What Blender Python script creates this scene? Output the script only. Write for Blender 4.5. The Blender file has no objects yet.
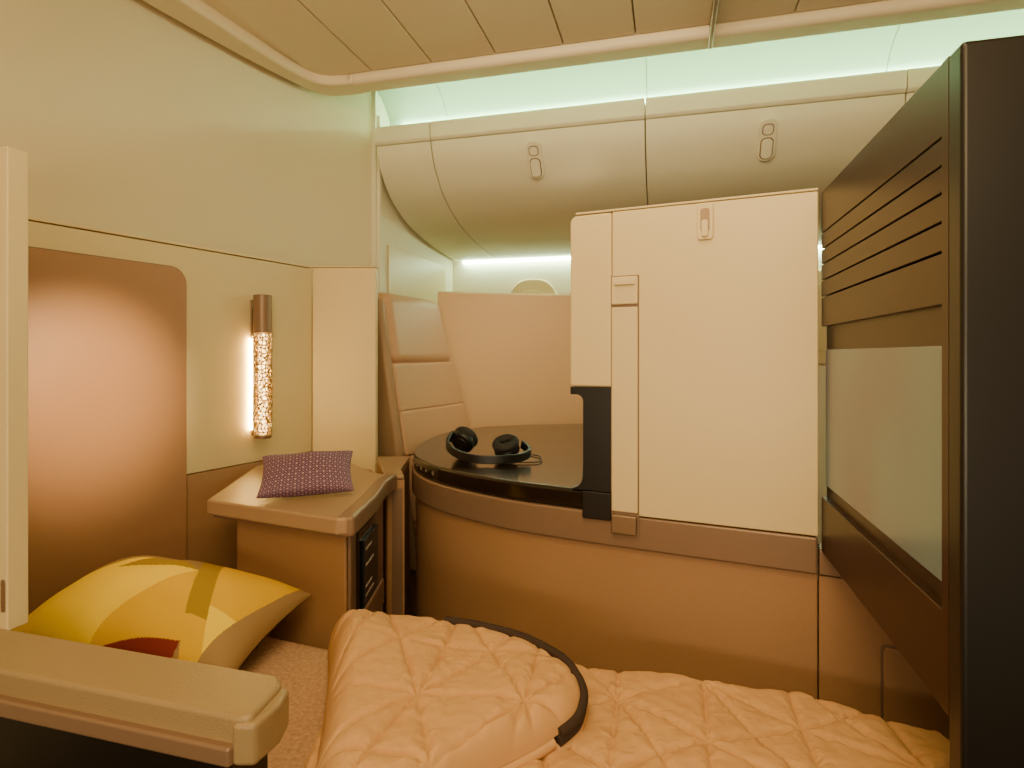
import bpy, bmesh, math, random
import numpy as np
from mathutils import Vector, Matrix, noise
random.seed(4)
S=bpy.context.scene
TH=math.radians(14.98); CT,ST=math.cos(TH),math.sin(TH)
def A(l,t,z=None):
    """aircraft axes (l = along cabin, t = towards hull) -> world"""
    x,y=CT*l+ST*t,-ST*l+CT*t
    return (x,y) if z is None else (x,y,z)
def srgb(c):
    return tuple((v/255/12.92 if v/255<=.04045 else ((v/255+.055)/1.055)**2.4) for v in c)+(1,)
# ---------------------------------------------------------------- materials
def mat(name,col,rough=.5,metal=0,bump=0,bscale=200,var=0,vscale=6,coat=0,sheen=0,emit=None,estr=0,bkind='noise',spec=None):
    m=bpy.data.materials.new(name); m.use_nodes=True
    nt=m.node_tree; N=nt.nodes; L=nt.links; b=N['Principled BSDF']
    b.inputs['Base Color'].default_value=srgb(col); b.inputs['Roughness'].default_value=rough
    b.inputs['Metallic'].default_value=metal
    if spec is not None: b.inputs['Specular IOR Level'].default_value=spec
    b.inputs['Coat Weight'].default_value=coat; b.inputs['Coat Roughness'].default_value=.15
    b.inputs['Sheen Weight'].default_value=sheen
    tc=N.new('ShaderNodeTexCoord')
    if var:
        n=N.new('ShaderNodeTexNoise'); n.inputs['Scale'].default_value=vscale; n.inputs['Detail'].default_value=5
        L.new(tc.outputs['Object'],n.inputs['Vector'])
        r=N.new('ShaderNodeMixRGB'); c=srgb(col)
        r.inputs[1].default_value=tuple(max(0,v*(1-var)) for v in c[:3])+(1,)
        r.inputs[2].default_value=tuple(min(1,v*(1+var)) for v in c[:3])+(1,)
        L.new(n.outputs['Fac'],r.inputs[0]); L.new(r.outputs[0],b.inputs['Base Color'])
    if bump:
        if bkind=='vor':
            n=N.new('ShaderNodeTexVoronoi'); o=n.outputs['Distance']
        else:
            n=N.new('ShaderNodeTexNoise'); n.inputs['Detail'].default_value=3; o=n.outputs['Fac']
        n.inputs['Scale'].default_value=bscale
        L.new(tc.outputs['Object'],n.inputs['Vector'])
        bp=N.new('ShaderNodeBump'); bp.inputs['Strength'].default_value=bump; bp.inputs['Distance'].default_value=.002
        L.new(o,bp.inputs['Height']); L.new(bp.outputs[0],b.inputs['Normal'])
    if emit:
        b.inputs['Emission Color'].default_value=srgb(emit); b.inputs['Emission Strength'].default_value=estr
    return m
M={}
M['laminate']=mat('cream_laminate',(208,190,144),.42,var=.02)
M['laminate2']=mat('cream_laminate_door',(214,194,146),.38,var=.015)
M['hull']=mat('cabin_lining',(224,219,190),.6,bump=.05,bscale=400)
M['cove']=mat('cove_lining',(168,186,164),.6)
M['upper']=mat('bulkhead_fabric',(214,198,162),.6,bump=.08,bscale=500)
M['ceil']=mat('ceiling_panel',(232,217,182),.55)
M['seam']=mat('seam_shadow',(120,100,72),.8)
M['brown']=mat('tan_leather',(160,122,84),.45,bump=.25,bscale=350,var=.05,bkind='vor')
M['brownpanel']=mat('suede_panel',(160,120,86),.42,bump=.1,bscale=500,var=.03)
M['tan']=mat('tan_shell',(206,172,130),.5,bump=.05,bscale=300)
M['taupe']=mat('taupe_metal_band',(134,108,86),.36,metal=.25)
M['shelf']=mat('shelf_leather',(156,126,94),.40,bump=.2,bscale=300,bkind='vor')
M['black']=mat('black_gloss',(30,20,13),.18,coat=.3)
M['blacksat']=mat('black_satin',(15,11,9),.36,var=.05)
M['blackwarm']=mat('black_satin_warm_reflection',(50,28,17),.34,metal=.2,var=.04)  # black cabinet face; the brown paints in its warm reflection
M['olive']=mat('armrest_leather',(148,126,90),.42,bump=.2,bscale=300,bkind='vor')
M['sheet']=mat('woven_sheet',(186,148,112),.9,bump=1.0,bscale=120,var=.6,vscale=110)
M['duvet']=mat('quilted_duvet',(200,156,106),.85,bump=.2,bscale=500,var=.04,spec=.2)
M['duvetedge']=mat('duvet_piping',(50,34,24),.8)
M['leather']=mat('seat_leather',(190,150,114),.45,bump=.2,bscale=250,bkind='vor')
M['floor']=mat('carpet',(70,52,38),.95,bump=.8,bscale=300,var=.2,vscale=40)
M['steel']=mat('brushed_metal',(146,122,96),.35,metal=.7)
M['bronze']=mat('sconce_metal',(206,178,126),.3,metal=.8)
M['rubber']=mat('headphone_black',(14,13,13),.4)
M['pad']=mat('headphone_pad',(24,22,21),.7,bump=.2)
M['white']=mat('button_print',(110,96,72),.5)
M['mag']=mat('magazine_cover',(36,40,46),.3)
M['paper']=mat('magazine_pages',(200,196,186),.6)
M['led']=mat('cove_led',(220,255,215),.5,emit=(212,255,206),estr=54)
M['led2']=mat('sidewall_led',(220,255,225),.5,emit=(222,255,215),estr=42)
M['lampcore']=mat('sconce_core',(255,220,150),.5,emit=(255,214,130),estr=8)
M['lampstrip']=mat('sconce_backlight',(255,220,150),.5,emit=(255,210,116),estr=90)
sm=mat('screen_glass',(62,60,52),.22,coat=.15); M['screen']=sm
nt=sm.node_tree;n=nt.nodes.new('ShaderNodeTexNoise');n.inputs['Scale'].default_value=3.2;n.inputs['Detail'].default_value=1
tc=nt.nodes.new('ShaderNodeTexCoord');nt.links.new(tc.outputs['Object'],n.inputs['Vector'])
r=nt.nodes.new('ShaderNodeValToRGB');r.color_ramp.elements[0].position=.35;r.color_ramp.elements[0].color=srgb((124,104,84));r.color_ramp.elements[1].position=.7;r.color_ramp.elements[1].color=srgb((128,138,98))
nt.links.new(n.outputs['Fac'],r.inputs[0]);nt.links.new(r.outputs[0],nt.nodes['Principled BSDF'].inputs['Emission Color']);nt.nodes['Principled BSDF'].inputs['Emission Strength'].default_value=.4  # mottled emission stands in for the grey-green reflection on the glass
# ---------------------------------------------------------------- helpers
def link(o,parent=None):
    S.collection.objects.link(o)
    if parent: o.parent=parent
    return o
def grp(name):
    e=bpy.data.objects.new(name,None); e.empty_display_size=.1; S.collection.objects.link(e); return e
def mesh(name,v,f,m,parent=None,bevel=0,seg=3,smooth=False,ang=35):
    me=bpy.data.meshes.new(name); me.from_pydata([tuple(p) for p in v],[],f)
    bm=bmesh.new(); bm.from_mesh(me); bmesh.ops.recalc_face_normals(bm,faces=bm.faces); bm.to_mesh(me); bm.free()
    if m: me.materials.append(M[m] if isinstance(m,str) else m)
    o=bpy.data.objects.new(name,me); link(o,parent)
    if smooth:
        for p in me.polygons: p.use_smooth=True
    if bevel:
        b=o.modifiers.new('bevel','BEVEL'); b.width=bevel; b.segments=seg; b.limit_method='ANGLE'; b.angle_limit=math.radians(ang)
        b.harden_normals=True
        for p in me.polygons: p.use_smooth=True
    return o
def prism(name,plan,z0,z1,m,parent=None,bevel=0,seg=3,ang=35):
    n=len(plan)
    v=[(p[0],p[1],z0) for p in plan]+[(p[0],p[1],z1) for p in plan]
    f=[tuple(range(n)),tuple(range(n,2*n))]+[(i,(i+1)%n,n+(i+1)%n,n+i) for i in range(n)]
    return mesh(name,v,f,m,parent,bevel,seg,ang=ang)
def abox(name,l0,l1,t0,t1,z0,z1,m,parent=None,bevel=0,seg=3):
    return prism(name,[A(l0,t0),A(l1,t0),A(l1,t1),A(l0,t1)],z0,z1,m,parent,bevel,seg)
def catmull(pts,k=8,closed=False):
    out=[];n=len(pts)
    P=[Vector(p) for p in pts]
    rng=range(n if closed else n-1)
    for i in rng:
        if closed: a,b,c,d=P[(i-1)%n],P[i],P[(i+1)%n],P[(i+2)%n]
        else: a=P[max(i-1,0)];b=P[i];c=P[i+1];d=P[min(i+2,n-1)]
        for j in range(k):
            t=j/k
            out.append(.5*((2*b)+(c-a)*t+(2*a-5*b+4*c-d)*t*t+(3*b-a-3*c+d)*t**3))
    if not closed: out.append(P[-1])
    return [tuple(p) for p in out]
def extrude_profile(name,prof,l0,l1,m,parent=None,bevel=.004):
    n=len(prof)
    v=[A(l0,t,z) for t,z in prof]+[A(l1,t,z) for t,z in prof]
    f=[(i,(i+1)%n,n+(i+1)%n,n+i) for i in range(n)]+[tuple(range(n)),tuple(range(n,2*n))]
    return mesh(name,v,f,m,parent,bevel=bevel,seg=2)
class Plane:
    """vertical panel plane: origin, unit direction along s, outward normal (to room)"""
    def __init__(s,o,d,nrm): s.o=Vector(o);s.d=Vector(d).normalized();s.n=Vector(nrm).normalized()
    def p(s,a,z,off=0):
        q=s.o+s.d*a+s.n*off; return (q.x,q.y,z)
    def slab(s,name,poly,off0,off1,m,parent=None,bevel=0,seg=3,ang=35):
        n=len(poly)
        v=[s.p(a,z,off0) for a,z in poly]+[s.p(a,z,off1) for a,z in poly]
        f=[tuple(range(n)),tuple(range(n,2*n))]+[(i,(i+1)%n,n+(i+1)%n,n+i) for i in range(n)]
        return mesh(name,v,f,m,parent,bevel,seg,ang=ang)
    def rect(s,name,a0,a1,z0,z1,off0,off1,m,parent=None,bevel=0,seg=3):
        return s.slab(name,[(a0,z0),(a1,z0),(a1,z1),(a0,z1)],off0,off1,m,parent,bevel,seg)
def rrect(a0,a1,z0,z1,r,corners='1111',k=8):
    out=[]
    cs=[(a0+r,z0+r,180,corners[0],(a0,z0)),(a1-r,z0+r,270,corners[1],(a1,z0)),(a1-r,z1-r,0,corners[2],(a1,z1)),(a0+r,z1-r,90,corners[3],(a0,z1))]
    for cx,cz,st,on,sharp in cs:
        if on=='1':
            for i in range(k+1):
                an=math.radians(st+90*i/k); out.append((cx+r*math.cos(an),cz+r*math.sin(an)))
        else: out.append(sharp)
    return out
def tube(name,pts,r,m,parent=None,cyclic=False,res=4):
    cu=bpy.data.curves.new(name,'CURVE'); cu.dimensions='3D'; cu.bevel_depth=r; cu.bevel_resolution=res; cu.use_fill_caps=True
    sp=cu.splines.new('POLY'); sp.points.add(len(pts)-1); sp.use_cyclic_u=cyclic
    for i,p in enumerate(pts): sp.points[i].co=(*p,1)
    o0=bpy.data.objects.new(name+'_c',cu); S.collection.objects.link(o0)
    dg=bpy.context.evaluated_depsgraph_get(); me=bpy.data.meshes.new_from_object(o0.evaluated_get(dg))
    bpy.data.objects.remove(o0); me.name=name; me.materials.clear(); me.materials.append(M[m])
    for p in me.polygons: p.use_smooth=True
    o=bpy.data.objects.new(name,me); return link(o,parent)
def cyl(name,r,h,loc,m,parent=None,rot=(0,0,0),bevel=0,seg=48,r2=None):
    bm=bmesh.new(); bmesh.ops.create_cone(bm,cap_ends=True,segments=seg,radius1=r,radius2=r if r2 is None else r2,depth=h)
    me=bpy.data.meshes.new(name); bm.to_mesh(me); bm.free(); me.materials.append(M[m])
    o=bpy.data.objects.new(name,me); o.location=loc; o.rotation_euler=rot; link(o,parent)
    for p in me.polygons: p.use_smooth=True
    b=o.modifiers.new('bevel','BEVEL'); b.width=bevel or .001; b.segments=3; b.limit_method='ANGLE'; b.harden_normals=True
    return o
# ================================================================ ROOM SHELL
prism('floor',[A(-2.6,-1.2),A(3.2,-1.2),A(3.2,3.7),A(-2.6,3.7)],-.06,0,'floor')
wl=catmull([(-2.1,-1.1),(-1.9,0),(-1.74,1.0),(-1.63,1.8),(-1.53,2.25),(-1.38,2.56)],10)
prism('wall_left',[A(*p) for p in wl]+[A(p[0]-.05,p[1]+.02) for p in reversed(wl)],0,2.52,'upper',bevel=.002,ang=50)
wh=grp('wall_back')
abox('lining',-1.36,3.2,3.6,3.66,0,1.93,'hull',wh)
for i,l in enumerate([-.826,-.27,.286,.84]):
    W=grp('window_%d'%(i+1))
    pl=Plane(A(l,3.6),A(1,0),(-A(0,1)[0],-A(0,1)[1]))
    def oval(a,b,k=48,e=2.6):
        return [(a*math.copysign(abs(math.cos(q))**(2/e),math.cos(q)),1.46+b*math.copysign(abs(math.sin(q))**(2/e),math.sin(q))) for q in [2*math.pi*j/k for j in range(k)]]
    pl.slab('reveal_ring',oval(.175,.265),.001,.02,'laminate',W,bevel=.012)
    pl.slab('shade',oval(.12,.19),.0201,.024,'laminate',W,bevel=.003)
wb=grp('wall_bulkhead')
abox('panel',-1.42,-1.36,2.56,3.66,0,2.52,'hull',wb)
abox('edge_trim',-1.362,-1.345,2.575,2.60,0,2.40,'hull',wb,bevel=.004)
abox('inner_panel',-1.3595,-1.350,2.68,3.45,.9,1.80,'laminate',wb,bevel=.006)
ce=grp('ceiling')
abox('backing',-2.6,3.2,-1.2,2.30,2.452,2.50,'seam',ce)
seams=[-1.45,-1.19,-.923,-.656,-.389,-.122,.145,.412,.68,.947,1.214,1.48,1.75,2.02,2.29,2.56,2.83,3.1]
for a,b in zip(seams[:-1],seams[1:]):
    abox('ceiling_panel',a+.0025,b-.0025,-1.2,2.205,2.422,2.452,'ceil',ce,bevel=.004,seg=2)
abox('lip_strip',-1.30,3.2,2.212,2.325,2.385,2.452,'ceil',ce,bevel=.024,seg=6)
inner=catmull([(-1.78,-1.1),(-1.66,.0),(-1.56,1.0),(-1.49,1.8),(-1.455,2.08),(-1.40,2.19),(-1.28,2.212)],6)
outer=catmull([(-2.08,-1.1),(-1.88,0),(-1.72,1.0),(-1.60,1.8),(-1.51,2.2),(-1.44,2.31),(-1.28,2.325)],6)
prism('corner_moulding',[A(*p) for p in inner]+[A(*p) for p in reversed(outer)],2.386,2.452,'ceil',ce,bevel=.022,seg=5,ang=50)
abox('panel_left',-2.0,-1.455,-1.2,2.1,2.430,2.452,'ceil',ce)
abox('latch_bar',.135,.150,1.4,2.30,2.380,2.43,'steel',ce,bevel=.003)
cv=catmull([(2.30,2.50),(2.42,2.525),(2.55,2.52),(2.66,2.47),(2.72,2.39),(2.735,2.29)],5)
cvo=[(t+.03,z+.03) for t,z in cv]
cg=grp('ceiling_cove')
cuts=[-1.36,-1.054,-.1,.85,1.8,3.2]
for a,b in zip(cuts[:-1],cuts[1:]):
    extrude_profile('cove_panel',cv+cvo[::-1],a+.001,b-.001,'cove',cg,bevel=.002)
# ================================================================ OVERHEAD BINS
door=catmull([(2.505,2.225),(2.525,2.16),(2.575,2.09),(2.67,2.01),(2.85,1.935),(3.12,1.885),(3.43,1.858),(3.59,1.85)],6)
top=[(2.73,2.29),(2.505,2.315),(2.492,2.305),(2.494,2.24),(2.505,2.2285)]
for a,b in [(-1.33,-1.054),(-1.054,-.1),(-.1,.85),(.85,1.8),(1.8,2.75)]:
    B=grp('overhead_bin')
    extrude_profile('top_rail',top+[(2.56,2.222),(2.73,2.222)],a+.0012,b-.0012,'hull',B)
    extrude_profile('bin_door',door+[(3.59,1.90),(2.90,1.99),(2.6,2.20),(2.56,2.222)],a+.002,b-.002,'hull',B)
    if b-a>.5:
        c=(a+b)/2; zc,tc=2.115,2.556; sl=math.atan2(.055,.07)
        def lp(a1,h,off):
            t=tc-h*math.sin(sl)-off*math.cos(sl); z=zc+h*math.cos(sl)-off*math.sin(sl)
            return A(c+a1,t,z)
        def lslab(nm,poly,o0,o1,m,bev):
            n=len(poly); v=[lp(x,h,o0) for x,h in poly]+[lp(x,h,o1) for x,h in poly]
            f=[tuple(range(n)),tuple(range(n,2*n))]+[(i,(i+1)%n,n+(i+1)%n,n+i) for i in range(n)]
            mesh(nm,v,f,m,B,bevel=bev)
        lslab('latch_plate',rrect(-.034,.034,-.085,.085,.032),-.015,.010,'hull',.003)
        lslab('latch_rim',rrect(-.025,.025,-.076,.012,.02),.0101,.012,'taupe',.001)
        lslab('latch_paddle',rrect(-.021,.021,-.072,.008,.017),.0121,.020,'hull',.003)
        lslab('latch_ring',rrect(-.022,.022,.020,.066,.016),.0101,.0115,'taupe',.001)
        lslab('latch_indicator',rrect(-.018,.018,.024,.062,.013),.0116,.014,'hull',.002)
lb=grp('cove_light_strip')
abox('led_tube',-1.30,2.7,2.700,2.715,2.374,2.391,'led',lb)
lb2=grp('sidewall_light_strip')
abox('led_tube',-1.28,2.7,3.565,3.59,1.834,1.847,'led2',lb2)
# ================================================================ LEFT SUITE WALL
PL=Plane((-1.26,1.536),(.518,1),(.888,-.46))
sw=grp('wall_suite')
PL.slab('cream_panel',[(-.5,.86),(-.5,1.60),(.974,1.60),(.974,.86)],-.04,0,'laminate',sw,bevel=.004)
PL.rect('lower_panel',-.5,.974,0,.858,-.04,-.004,'brown',sw,bevel=.003)
PL.rect('top_trim',-.5,.974,1.603,1.610,-.042,.003,'laminate2',sw,bevel=.002)
bp=grp('upholstered_wall_panel')
PL.slab('bezel',rrect(-.40,.434,.45,1.533,.054,'0010'),.0005,.005,'taupe',bp,bevel=.002)
PL.slab('suede_insert',rrect(-.395,.430,.455,1.529,.05,'0010'),.0052,.012,'brownpanel',bp,bevel=.004)
cp=grp('wall_corner')
prism('return_panel',[(-.812,2.40),(-.553,2.40),(-.553,2.44),(-.812,2.44)],0,1.605,'laminate2',cp,bevel=.005)
prism('return_cap',[(-.812,2.398),(-.550,2.398),(-.550,2.442),(-.812,2.442)],1.606,1.612,'laminate',cp,bevel=.002)
# ---- sconce
sc=grp('wall_sconce')
SS=.690
lp0=PL.p(SS,1.2,.052)
lx,ly=lp0[0],lp0[1]
cyl('core',.015,.36,(lx,ly,1.145),'lampcore',sc)
cyl('cap_top',.0315,.135,(lx,ly,1.398),'taupe',sc,bevel=.003)
cyl('cap_bottom',.031,.012,(lx,ly,.957),'steel',sc,bevel=.003)
v=[];f=[];nr,nz=14,26
for j in range(nz+1):
    for i in range(nr):
        a=2*math.pi*(i+.5*(j%2)+random.uniform(-.3,.3))/nr
        z=.963+.365*j/nz+(random.uniform(-.005,.005) if 0<j<nz else 0)
        rr=.029+random.uniform(-.001,.0015)
        v.append((lx+rr*math.cos(a),ly+rr*math.sin(a),z))
for j in range(nz):
    for i in range(nr):
        a=j*nr+i;b=j*nr+(i+1)%nr;c=(j+1)*nr+i;d=(j+1)*nr+(i+1)%nr
        if random.random()<.45: f+=[(a,b,d,c)]
        else: f+=[(a,b,d),(a,d,c)] if random.random()<.5 else [(a,b,c),(b,d,c)]
lat=mesh('lattice',v,f,'bronze',sc)
wf=lat.modifiers.new('w','WIREFRAME'); wf.thickness=.0075; wf.use_even_offset=False
PL.rect('backlight_strip',SS-.020,SS-.008,.98,1.31,.006,.010,'lampstrip',sc)
PL.rect('mount_plate',SS-.011,SS+.011,.97,1.45,.0005,.006,'steel',sc,bevel=.002)
for zz in (1.40,.962):
    q=PL.p(SS,zz,.0)
    tube('bracket',[(q[0],q[1],zz),(lx,ly,zz)],.006,'steel',sc)
# ================================================================ SIDE CABINET + SHELF
sb=grp('side_cabinet')
shelf=[(-.845,1.635),(-.43,1.445)]+catmull([(-.405,1.45),(-.392,1.50),(-.40,1.68),(-.412,1.85),(-.40,1.975)],4)+[(-.48,2.02),(-.70,2.36),(-.80,2.36),(-.925,2.14)]
prism('shelf_top',shelf,.808,.85,'shelf',sb,bevel=.010,seg=4,ang=25)
prism('shelf_trim',[(-.432,1.452),(-.388,1.452),(-.383,1.68),(-.395,1.86),(-.385,1.99),(-.43,1.99),(-.437,1.86),(-.428,1.68)],.800,.854,'taupe',sb,bevel=.010,ang=25)
prism('shelf_piping',[(-.835,1.65),(-.42,1.46),(-.42,1.97),(-.5,2.0),(-.70,2.34),(-.80,2.34),(-.90,2.13)],.797,.808,'taupe',sb,bevel=.003)
prism('body',[(-.80,1.715),(-.435,1.55),(-.435,1.97),(-.56,2.36),(-.80,2.36),(-.89,2.15)],0,.796,'brown',sb,bevel=.01)
prism('side_panel',[(-.4345,1.56),(-.425,1.56),(-.425,1.95),(-.4345,1.95)],.1,.785,'taupe',sb,bevel=.003)
prism('pocket_frame',[(-.4249,1.61),(-.417,1.61),(-.417,1.83),(-.4249,1.83)],.50,.765,'black',sb,bevel=.003)
mg=grp('magazine')
prism('cover',[(-.4165,1.64),(-.408,1.635),(-.408,1.80),(-.4165,1.80)],.54,.735,'mag',mg,bevel=.001)
for i,zz in enumerate([.705,.66,.60,.575]):
    prism('print',[(-.4079,1.65),(-.4075,1.65),(-.4075,1.72+.02*(i%2)),(-.4079,1.72+.02*(i%2))],zz,zz+.006,'paper',mg)
prism('pocket_lip',[(-.4075,1.60),(-.398,1.60),(-.398,1.84),(-.4075,1.84)],.48,.555,'taupe',sb,bevel=.003)
lc=grp('storage_cabinet')
prism('body',[(-.425,2.0),(-.362,2.0),(-.395,2.10),(-.41,2.37),(-.545,2.37)],0,.83,'brown',lc,bevel=.008)
prism('top_plate',[(-.43,1.995),(-.364,1.995),(-.398,2.12),(-.41,2.38),(-.545,2.38)],.8305,.842,'shelf',lc,bevel=.004)
prism('door_seam',[(-.405,1.996),(-.370,1.996),(-.370,1.999),(-.405,1.999)],.25,.80,'taupe',lc,bevel=.001)
# ================================================================ OVAL CONSOLE
front=catmull([(-.38,2.52),(-.385,2.30),(-.34,2.10),(-.23,1.915),(-.035,1.735),(.13,1.635),(.33,1.535),(.705,1.362)],8)
ftopc=catmull([(-.27,2.90),(-.34,2.74),(-.38,2.52),(-.385,2.30),(-.34,2.10),(-.23,1.915),(-.035,1.735),(.13,1.635),(.33,1.535)],8)
def offs(poly,d):
    out=[]
    for i,p in enumerate(poly):
        a=Vector(poly[max(i-1,0)]);b=Vector(poly[min(i+1,len(poly)-1)])
        t=(b-a).normalized(); n=Vector((-t.y,t.x))
        q=Vector(p)+n*d; out.append((q.x,q.y))
    return out
co=grp('console_table')
prism('body',offs(front,.014)+offs(front,.10)[::-1],0,.742,'brown',co,bevel=.003,ang=50)
prism('band',offs(front,-.002)+offs(front,.10)[::-1],.743,.829,'taupe',co,bevel=.006,ang=50)
ftop=[p for p in offs(ftopc,.004) if p[0]<.235]
prism('gloss_top',ftop+[(.245,1.632),(.74,1.42),(.80,3.0),(.72,3.19),(.4,3.17),(.1,3.12),(-.14,3.03)],.8305,.884,'black',co,bevel=.01,seg=4,ang=50)
prism('table_underframe',[(.1,1.9),(.7,1.7),(.72,2.9),(.25,2.95)],.78,.829,'taupe',co)
inl=catmull([(.30,2.9),(.02,2.86),(-.10,2.72),(.0,2.55),(.35,2.45),(.62,2.55),(.6,2.85)],8,True)
tube('inlay_ring',[(p[0],p[1],.8825) for p in inl],.0022,'taupe',co,cyclic=True)
for i in range(6):
    k=12+i*2
    q=offs(front,.0025)
    p=Vector(q[k]); t=(Vector(q[k+1])-Vector(q[k-1])).normalized()
    cyl('button',.0075 if i%2 else .0055,.003,(p.x,p.y,.857),'white',co,rot=(math.radians(90),0,math.atan2(t.y,t.x)),seg=20)
PD=Plane((.705,1.36),(-.911,.414),(-.414,-.911))
ff=grp('footwell_panel')
PD.rect('skirt',-.55,-.002,0,.738,-.06,-.014,'brown',ff,bevel=.002)
PD.rect('band_end',-.55,-.002,.743,.80,-.06,-.004,'taupe',ff,bevel=.003)
PD.slab('hatch_gap',rrect(-.366,-.124,.414,.606,.012),-.0138,-.0125,'taupe',ff)
PD.slab('hatch',rrect(-.36,-.13,.42,.60,.01),-.0124,-.008,'brown',ff,bevel=.002)
# ================================================================ PARTITION
pt=grp('privacy_partition')
PD.slab('main_panel',[(.0,.832),(.484,.832),(.484,1.628),(.0,1.628)],-.045,0,'laminate2',pt,bevel=.003)
PD.slab('end_panel',rrect(.4855,.601,1.165,1.628,.022,'0010'),-.045,0,'laminate2',pt,bevel=.006)
arc=[(.486,.8855),(.60,.8855)]+[(.60-.034*math.sin(q),.922-.034*math.cos(q)) for q in [math.radians(x) for x in (0,20,40,60,80)]]+[(.565,.96),(.565,1.125)]+[(.565+.018*(1-math.cos(q)),1.125+.018*math.sin(q)) for q in [math.radians(x) for x in (20,45,70,90)]]+[(.601,1.143),(.601,1.163),(.486,1.163)]
PD.slab('dark_bracket',arc,-.040,-.002,'blacksat',pt,bevel=.003)
PD.rect('dark_foot',.486,.565,.812,.885,-.002,.006,'blacksat',pt,bevel=.003)
PD.rect('top_cap',-.0,.585,1.629,1.635,-.046,.002,'laminate',pt,bevel=.002)
PD.rect('column_gap',.4125,.4865,.779,1.458,-.0005,.0012,'taupe',pt)
PD.rect('column',.415,.484,.84,1.375,.0013,.007,'laminate2',pt,bevel=.004)
PD.rect('buckle_top',.415,.484,1.382,1.455,.0013,.008,'laminate2',pt,bevel=.004)
PD.slab('buckle_recess',rrect(.424,.475,1.392,1.43,.006),.0081,.0086,'laminate',pt)
PD.rect('buckle_grip',.422,.477,1.432,1.446,.0081,.014,'laminate2',pt,bevel=.004)
PD.rect('buckle_bottom',.417,.484,.782,.832,.0013,.012,'steel',pt,bevel=.004)
PD.slab('top_latch',rrect(.23,.268,1.535,1.626,.008),.0005,.006,'laminate2',pt,bevel=.002)
PD.slab('latch_slot',rrect(.238,.260,1.555,1.612,.006),.0061,.0066,'shelf',pt)
PD.slab('latch_tab',rrect(.241,.257,1.542,1.583,.005),.0067,.012,'laminate2',pt,bevel=.002)
# ================================================================ TV CABINET
tv=grp('tv_cabinet')
PT=Plane(A(.335,.82),A(0,1),(-A(1,0)[0],-A(1,0)[1]))
T1=.672
PT.rect('core',.03,.715,.803,1.620,-.12,-.021,'blacksat',tv)
PT.rect('face_bottom',.03,T1,.80,.925,-.021,0,'blackwarm',tv,bevel=.002)
PT.rect('face_mid',.03,T1,1.315,1.380,-.021,0,'blackwarm',tv,bevel=.002)
slots=[1.380,1.418,1.455,1.490,1.526]
for a,b in zip(slots,slots[1:]+[1.640]):
    PT.rect('louvre',.03,T1,a+.0034,b if b<1.6 else 1.622,-.021,0,'blackwarm',tv,bevel=.0012)
PT.rect('face_near',.03,.05,.80,1.622,-.021,.0006,'blackwarm',tv,bevel=.001)
PT.rect('screen_bezel',.05,T1,.925,1.315,-.021,-.012,'blackwarm',tv)
PT.slab('screen_glass',rrect(.054,T1-.012,.955,1.262,.004),-.0118,-.006,'screen',tv,bevel=.001)
abox('end_wall',.333,1.6,.812,.849,0,1.622,'blacksat',tv,bevel=.006,seg=3)
# ================================================================ BED
bd=grp('bed')
mplan=[(-1.17,1.62),(-.82,1.66),(-.45,1.52),(-.36,1.62),(-.25,1.50),(-.10,1.40),(.14,1.30),(.58,1.19),(.76,1.09),(.72,.90),(.30,.90),(-.32,.95),(-1.0,1.13),(-1.27,1.35)]
prism('base',[(p[0]*.97,p[1]) for p in mplan],.0,.36,'brown',bd)
prism('mattress',mplan,.362,.50,'sheet',bd,bevel=.03,seg=5,ang=20)
def quilt(x,y,sp=.20,rot=.35,h=.011):
    xr=x*math.cos(rot)+y*math.sin(rot); yr=-x*math.sin(rot)+y*math.cos(rot)
    xr+=.012*math.sin(9*yr+1); yr+=.012*math.sin(8*xr)
    d=1
    for ang,s2 in ((0,sp*.866),(60,sp*.866),(120,sp*.866),(90,sp)):
        a=math.radians(ang); q=(xr*math.sin(a)-yr*math.cos(a))
        r=q/s2; d=min(d,abs(r-round(r))*s2)
    w=noise.noise(Vector((x*45,y*45,0)))*.0030+noise.noise(Vector((x*20,y*20,4)))*.004
    pk=abs(noise.noise(Vector((x*70,y*70,9))))*.005*math.exp(-d/.018)
    return h*(1-math.exp(-(d/.007)))-.003+w*(.5+.8*math.exp(-d/.02))+pk
def interp(x,tab):
    return float(np.interp(x,[a for a,_ in tab],[b for _,b in tab]))
def sheetmesh(name,nu,nv,fn,m,parent):
    v=[fn(i/(nu-1),j/(nv-1)) for j in range(nv) for i in range(nu)]
    f=[(j*nu+i,j*nu+i+1,(j+1)*nu+i+1,(j+1)*nu+i) for j in range(nv-1) for i in range(nu-1)]
    me=bpy.data.meshes.new(name); me.from_pydata(v,[],f); me.materials.append(M[m])
    for p in me.polygons: p.use_smooth=True
    o=bpy.data.objects.new(name,me); link(o,parent); return o
dv=grp('duvet')
far=[(-.42,1.40),(-.2,1.44),(.0,1.40),(.16,1.35),(.60,1.245),(.78,1.14),(.84,1.12)]
near=[(-.42,.93),(.0,.86),(.3,.83),(.5,.84),(.84,.90)]
def fduv(u,w):
    x=-.36+u*1.15
    yf=interp(x,far)+.006*math.sin(x*23); yn=interp(x,near)
    y=yn+w*(yf-yn)
    ed=min((yf-y),(y-yn),(x+.36)+.02,(.80-x)+.05)
    e=max(0,min(1,ed/.045)); sh=math.sqrt(max(0,1-(1-e)**2))
    z=.50+.052*sh+quilt(x,y)*sh+.014*noise.noise(Vector((x*4,y*4,2)))*sh
    return (x,y,z)
sheetmesh('quilt',460,230,fduv,'duvet',dv)
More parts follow.
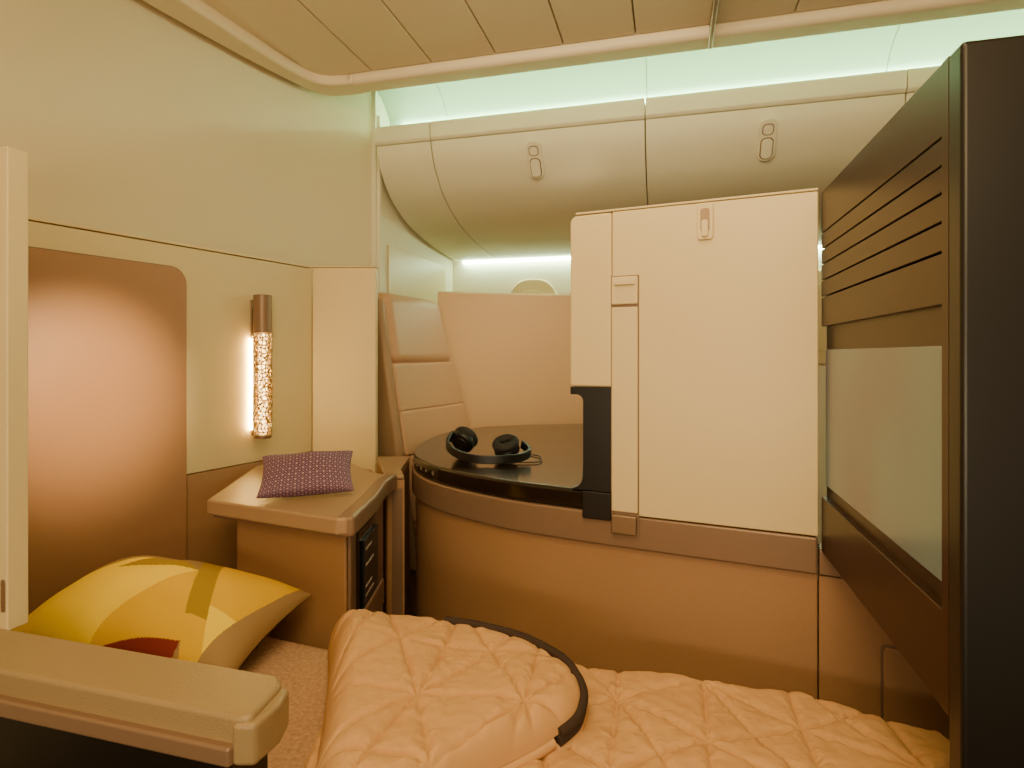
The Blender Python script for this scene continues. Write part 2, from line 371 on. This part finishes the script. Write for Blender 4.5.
RX=[(.80,-.25),(.85,-.19),(.916,-.11),(.98,-.02),(1.03,.06),(1.07,.109),(1.10,.126),(1.13,.132),(1.17,.125),(1.22,.099),(1.304,.018),(1.365,-.109),(1.40,-.27),(1.425,-.43)]
LXt=[(.80,-.30),(1.0,-.335),(1.2,-.38),(1.32,-.41),(1.425,-.445)]
RX2=[(p[0],p[1]) for p in catmull(RX,6)]
def edgez(y): return float(np.interp(y,[.9,1.0,1.07,1.13,1.22,1.43],[.560,.568,.584,.602,.622,.630]))
def fflap(u,w):
    y=.80+w*.625; xl=interp(y,LXt); xr=interp(y,RX2)
    x=xl+u*(xr-xl)
    eb=edgez(y)
    el=max(0,min(1,(x-xl)/.07)); er=max(0,min(1,(xr-x)/.05)); ef=max(0,min(1,(1.428-y)/.03))
    sf=lambda e: math.sqrt(max(0,1-(1-e)**2))
    body=.622+.030*math.exp(-((x+.36)**2+(y-1.30)**2)/.02)+.010*noise.noise(Vector((x*5,y*5,7)))+quilt(x,y,.20,-.2,.012)
    z=eb+(body-eb)*min(sf(er),sf(ef))
    zl=.515; z=zl+(z-zl)*sf(el)
    return (x,y,z)
sheetmesh('folded_corner',280,290,fflap,'duvet',dv)
pipe=[(x+.004,y,edgez(y)+.003) for y,x in RX2 if 1.04<y<1.38]
tube('piping',pipe,.0095,'duvetedge',dv)
tube('edge_under',[(x-.003,y,z-.014) for x,y,z in pipe],.010,'duvetedge',dv)
tube('edge_fold',[(x-.008,y,z-.034) for x,y,z in pipe if y<1.3],.014,'duvet',dv)
under=[(x-.008,y,edgez(y)-.012) for y,x in RX2 if .82<y<1.05]
tube('rolled_edge',under,.011,'duvet',dv)
# ---------------- cushions
def cushion(name,w,h,th,loc,R,m,nx=120,ny=80,colfn=None,pw=.42,flat=1.0):
    v=[];idx={}
    def add(side,i,j):
        u=-1+2*i/nx; q=-1+2*j/ny
        edge=i in(0,nx) or j in(0,ny)
        key=(0 if edge else side,i,j)
        if key in idx: return idx[key]
        uu=math.sin(u*math.pi/2); qq=math.sin(q*math.pi/2)
        x=w/2*uu*(.93+.07*qq*qq); y=h/2*qq*(.92+.08*uu*uu)
        z=0 if edge else side*th/2*((1-uu*uu)*(1-qq*qq))**pw*(flat if side<0 else 1)
        if not edge:
            z+=side*.006*noise.noise(Vector((x*11,y*11,side*3)))*min(1,(1-abs(uu))*8)*min(1,(1-abs(qq))*8)
        idx[key]=len(v); v.append((x,y,z)); return idx[key]
    f=[];uv=[]
    for side in(1,-1):
        for j in range(ny):
            for i in range(nx):
                q=[(i,j),(i+1,j),(i+1,j+1),(i,j+1)]
                if side<0:q=q[::-1]
                f.append([add(side,*k) for k in q]); uv.append([(k[0]/nx,k[1]/ny) for k in q])
    me=bpy.data.meshes.new(name); me.from_pydata(v,[],f); me.materials.append(m)
    ul=me.uv_layers.new(name='UVMap')
    for p,us in zip(me.polygons,uv):
        p.use_smooth=True
        for li,c in zip(p.loop_indices,us): ul.data[li].uv=c
    if colfn:
        ca=me.color_attributes.new('patch','FLOAT_COLOR','CORNER')
        for p in me.polygons:
            a=v[p.vertices[0]];b=v[p.vertices[2]]
            c=colfn((a[0]+b[0])/w,(a[1]+b[1])/h,(a[2]+b[2])/2)
            for li in p.loop_indices: ca.data[li].color=c
    o=bpy.data.objects.new(name,me); o.matrix_world=Matrix.Translation(loc)@R.to_4x4(); link(o); return o
def RR(yaw,tilt,inpl):
    return Matrix.Rotation(math.radians(yaw),3,'Z')@Matrix.Rotation(math.radians(tilt),3,'X')@Matrix.Rotation(math.radians(inpl),3,'Z')
pm=mat('pillow_print',(255,255,255),.85,bump=.3,bscale=700,spec=.15)
at=pm.node_tree.nodes.new('ShaderNodeAttribute'); at.attribute_name='patch'
pm.node_tree.links.new(at.outputs['Color'],pm.node_tree.nodes['Principled BSDF'].inputs['Base Color'])
Y1,Y2,Y3,TA,BR,DK=[srgb(c) for c in((252,218,0),(226,180,0),(166,136,40),(158,130,88),(130,50,40),(56,46,36))]
def pcol(x,y,z):
    if z<-.002: return DK
    r=math.hypot(x+.18,(y+.70)*.62)
    if x-.10*y>.84: return TA
    if x+.30*y>.52: return Y1 if y<-.25 else Y2
    if x+.30*y>.34: return Y3 if y>-.45 else Y2
    if r>.74 : return TA
    if y<-.88+.25*x and x>-.2: return BR
    if x-.45*y<-.50: return Y1
    if y>.22+.25*x: return Y3
    if x-.35*y>.16: return Y2
    return Y1
cushion('bed_pillow',.61,.34,.25,(-.865,1.465,.598),RR(2,13,-15),pm,300,180,pcol,.44,flat=.45)
cm=mat('woven_geometric',(120,70,90),.75,bump=.2,bscale=600)
nt=cm.node_tree;N=nt.nodes;L=nt.links
uvn=N.new('ShaderNodeTexCoord');mp=N.new('ShaderNodeMapping');mp.inputs['Scale'].default_value=(20,12,1)
sx=N.new('ShaderNodeSeparateXYZ'); L.new(uvn.outputs['UV'],mp.inputs[0]);L.new(mp.outputs[0],sx.inputs[0])
def mnode(op,a,b=None,val=None):
    n=N.new('ShaderNodeMath');n.operation=op;L.new(a,n.inputs[0])
    if b is not None:L.new(b,n.inputs[1])
    if val is not None:n.inputs[1].default_value=val
    return n.outputs[0]
fx=mnode('ABSOLUTE',mnode('SUBTRACT',mnode('FRACT',sx.outputs[0]),val=.5))
fy=mnode('ABSOLUTE',mnode('SUBTRACT',mnode('FRACT',sx.outputs[1]),val=.5))
dd=mnode('ADD',fx,fy)
cr=N.new('ShaderNodeValToRGB');cr.color_ramp.interpolation='CONSTANT'
E=cr.color_ramp.elements;E[0].position=0;E[0].color=srgb((186,150,150));E[1].position=.20;E[1].color=srgb((70,44,72))
e=E.new(.42);e.color=srgb((132,100,126));e=E.new(.56);e.color=srgb((66,42,70));e=E.new(.82);e.color=srgb((170,132,144))
L.new(dd,cr.inputs[0]);L.new(cr.outputs[0],N['Principled BSDF'].inputs['Base Color'])
cushion('scatter_cushion',.255,.16,.07,(-.585,1.69,.912),RR(14,34,2),cm,80,60,pw=.36)
# ================================================================ HEADPHONES
hp=grp('headphones')
def torus(name,R,r,loc,rot,m):
    bm=bmesh.new();n1,n2=40,14
    vs=[[bm.verts.new(((R+r*math.cos(b))*math.cos(a),(R+r*math.cos(b))*math.sin(a),r*math.sin(b)*.9)) for b in [2*math.pi*j/n2 for j in range(n2)]] for a in [2*math.pi*i/n1 for i in range(n1)]]
    for i in range(n1):
        for j in range(n2): bm.faces.new((vs[i][j],vs[(i+1)%n1][j],vs[(i+1)%n1][(j+1)%n2],vs[i][(j+1)%n2]))
    me=bpy.data.meshes.new(name);bm.to_mesh(me);bm.free();me.materials.append(M[m])
    for p in me.polygons:p.use_smooth=True
    o=bpy.data.objects.new(name,me);o.location=loc;o.rotation_euler=rot;link(o,hp)
def cup(c,rot):
    R=Matrix.Rotation(rot[2],3,'Z')@Matrix.Rotation(rot[1],3,'Y')@Matrix.Rotation(rot[0],3,'X')
    ax=R@Vector((0,0,1)); C=Vector(c)
    torus('ear_pad',.032,.016,C+ax*.014,rot,'pad')
    cyl('ear_cup',.045,.030,C-ax*.010,'rubber',hp,rot,bevel=.010)
    cyl('ear_cap',.032,.006,C-ax*.027,'black',hp,rot,bevel=.002)
    cyl('driver_cloth',.026,.004,C+ax*.008,'pad',hp,rot)
c1=(-.175,2.16,.940); c2=(-.02,2.07,.929)
cup(c1,(math.radians(58),0,math.radians(150)))
cup(c2,(math.radians(25),math.radians(8),math.radians(-40)))
band=catmull([(-.215,2.15,.958),(-.225,2.06,.936),(-.19,2.00,.914),(-.12,1.955,.902),(-.04,1.95,.901),(.03,1.98,.903),(.06,2.03,.914),(.035,2.08,.932)],8)
bpts=[Vector(p) for p in band]
v=[];f=[]
for i,p in enumerate(bpts):
    t=(bpts[min(i+1,len(bpts)-1)]-bpts[max(i-1,0)]).normalized(); s=t.cross(Vector((0,0,1))).normalized(); u=s.cross(t)
    for a,b in [(-.006,-.014),(.006,-.014),(.006,.014),(-.006,.014)]: v.append(p+s*a+u*b+Vector((0,0,.004)))
for i in range(len(bpts)-1):
    for k in range(4): f.append((i*4+k,i*4+(k+1)%4,(i+1)*4+(k+1)%4,(i+1)*4+k))
f+=[(0,1,2,3),tuple(len(v)-4+k for k in range(4))]
mesh('headband',v,f,'rubber',hp,bevel=.003)
tube('cable',catmull([(.0,2.09,.895),(.06,2.15,.8885),(.10,2.10,.8885),(.09,2.0,.8885),(.0,1.99,.8885)],8),.0022,'rubber',hp)
# ================================================================ ARMCHAIR + SHELL
ac=grp('armchair')
def fl(z,k):
    t=(z-.88)/.62
    a=Vector((-.492,2.60)).lerp(Vector((-.575,2.60)),t); b=Vector((-.225,3.10)).lerp(Vector((-.372,3.10)),t)
    return a.lerp(b,k)
def seg(name,z0,z1,th,bev,m='leather',back=0,k0=.04,k1=1,puff=0):
    v=[]
    for z in (z0,z1):
        a=fl(z,k0);b=fl(z,k1); n=Vector(((b-a).y,-(b-a).x)).normalized()
        f0=-back+puff
        for q in (a-n*(th+back),a+n*f0,b+n*f0,b-n*(th+back)): v.append((q.x,q.y,z))
    mesh(name,v,[(0,1,2,3),(4,5,6,7),(0,1,5,4),(1,2,6,5),(2,3,7,6),(3,0,4,7)],m,ac,bevel=bev,seg=6)
seg('headrest',1.205,1.535,.12,.055,puff=.012)
seg('back_upper',.995,1.216,.11,.014,puff=.003)
seg('back_mid',.80,1.0,.11,.014,puff=.006)
seg('back_low',.50,.803,.10,.02)
seg('side_wing',.30,1.50,.14,.03,'shelf',k0=-.06,k1=.03,puff=.01)
seg('back_shell',.02,1.49,.03,.015,'shelf',back=.105,k0=-.0,k1=1.02)
seg('seat_side',.02,.50,.10,.015,'brown')
a=fl(.5,0.02);b=fl(.5,1)
prism('seat_cushion',[(a.x,a.y),(b.x,b.y),(b.x+.40,b.y-.17),(a.x+.30,a.y-.02)],.40,.54,'leather',ac,bevel=.03,seg=5)
prism('base',[(a.x+.01,a.y+.02),(b.x+.01,b.y-.02),(b.x+.34,b.y-.16),(a.x+.26,a.y+.01)],0,.395,'brown',ac,bevel=.01)
sh=grp('seat_shell_divider')
scv=catmull([(-.40,3.17),(-.25,3.23),(.05,3.30),(.4,3.34),(.8,3.31),(1.1,3.20)],6)
prism('shell',scv+[(p[0]+.01,p[1]+.04) for p in reversed(scv)],0,1.585,'tan',sh,bevel=.006,ang=50)
tube('shell_cap',[(p[0]+.005,p[1]+.02,1.587) for p in scv],.008,'laminate',sh)
# ================================================================ NEAR DOOR POST + ARMREST
dp=grp('suite_door')
PE=Plane((-.918,1.085),(-.966,.258),(-.258,-.966))
PE.rect('leading_edge',0,.020,.745,1.632,-.030,.008,'laminate',dp,bevel=.003)
PE.rect('door_leaf',.022,.47,.745,1.62,-.03,.002,'laminate',dp,bevel=.004)
PE.rect('jamb',.022,.050,.745,1.60,.0025,.012,'laminate2',dp,bevel=.003)
PE.slab('strike_plate',rrect(.022,.028,1.40,1.52,.002),.0121,.014,'steel',dp,bevel=.001)
PE.slab('strike_plate_low',rrect(.004,.014,.78,.84,.004),.0081,.010,'steel',dp,bevel=.001)
ar=grp('armrest_ledge')
dx=-.015
def sh_(pl): return [(p[0]+dx,p[1]) for p in pl]
prism('pad',sh_([(-1.36,1.09),(-.86,.955),(-.36,.815),(-.345,.82),(-.335,.90),(-.35,.925),(-.88,1.075),(-1.30,1.19)]),.70,.75,'olive',ar,bevel=.014,seg=4,ang=25)
prism('front_rail',sh_([(-1.36,1.08),(-.372,.806),(-.36,.83),(-1.36,1.10)]),.684,.712,'taupe',ar,bevel=.005)
prism('end_cap',sh_([(-.372,.812),(-.338,.812),(-.322,.86),(-.325,.905),(-.36,.92)]),.682,.742,'olive',ar,bevel=.008)
prism('side_wall',sh_([(-1.36,1.10),(-.38,.83),(-.355,.90),(-1.33,1.16)]),0,.699,'blacksat',ar,bevel=.004)
# ================================================================ LIGHTS
def area(name,loc,target,sx,sy,power,col,spread=180):
    d=bpy.data.lights.new(name,'AREA');d.shape='RECTANGLE';d.size=sx;d.size_y=sy;d.energy=power;d.color=col;d.spread=math.radians(spread)
    o=bpy.data.objects.new(name,d);o.location=loc
    o.rotation_euler=(Vector(target)-Vector(loc)).to_track_quat('-Z','Y').to_euler();link(o);return o
W=(1,.70,.34)
area('cabin_fill',A(-.2,.3,2.38),A(-.2,.8,0),.9,.5,18,W)  # unseen fill added overhead for warm ambience, no fixture
area('cabin_fill.001',A(-.2,1.1,2.37),A(.0,2.6,2.0),1.2,.25,12,(1,.82,.54))  # unseen wash light, added to brighten the bins
area('cabin_fill.002',A(.1,-.8,2.0),A(.0,2.0,1.3),1.2,.6,23,W)  # unseen fill added behind the camera to light the room
area('ceiling_fill',A(-.2,-1.0,1.0),A(-.2,1.2,2.45),1.6,.3,20,(1,.77,.46))  # unseen light added behind the camera to lift the ceiling
def spot(name,loc,target,power,col,ang,blend=.8,r=.03):
    d=bpy.data.lights.new(name,'SPOT');d.energy=power;d.color=col;d.spot_size=math.radians(ang);d.spot_blend=blend;d.shadow_soft_size=r
    o=bpy.data.objects.new(name,d);o.location=loc;o.rotation_euler=(Vector(target)-Vector(loc)).to_track_quat('-Z','Y').to_euler();link(o)
t0=PL.p(.13,1.14,0)
spot('reading_spot',(t0[0]+.72,t0[1]-.42,1.40),t0,80,(1,.70,.36),46,1)
spot('shell_fill_spot',A(-.2,2.2,2.2),(.0,3.25,1.1),38,(1,.74,.42),60,1,.08)  # unseen spot, added to light the tan shell
w=bpy.data.worlds.new('cabin_world');S.world=w;w.use_nodes=True
w.node_tree.nodes['Background'].inputs[0].default_value=(1,.73,.40,1);w.node_tree.nodes['Background'].inputs[1].default_value=.40
# ================================================================ CAMERA
cd=bpy.data.cameras.new('camera');cam=bpy.data.objects.new('camera',cd);link(cam)
cam.location=(0,0,1.25);cam.rotation_euler=(math.radians(90),0,0)
cd.sensor_width=36;cd.lens=36*591/1024;cd.shift_y=-29/1024;cd.clip_start=.02
S.camera=cam
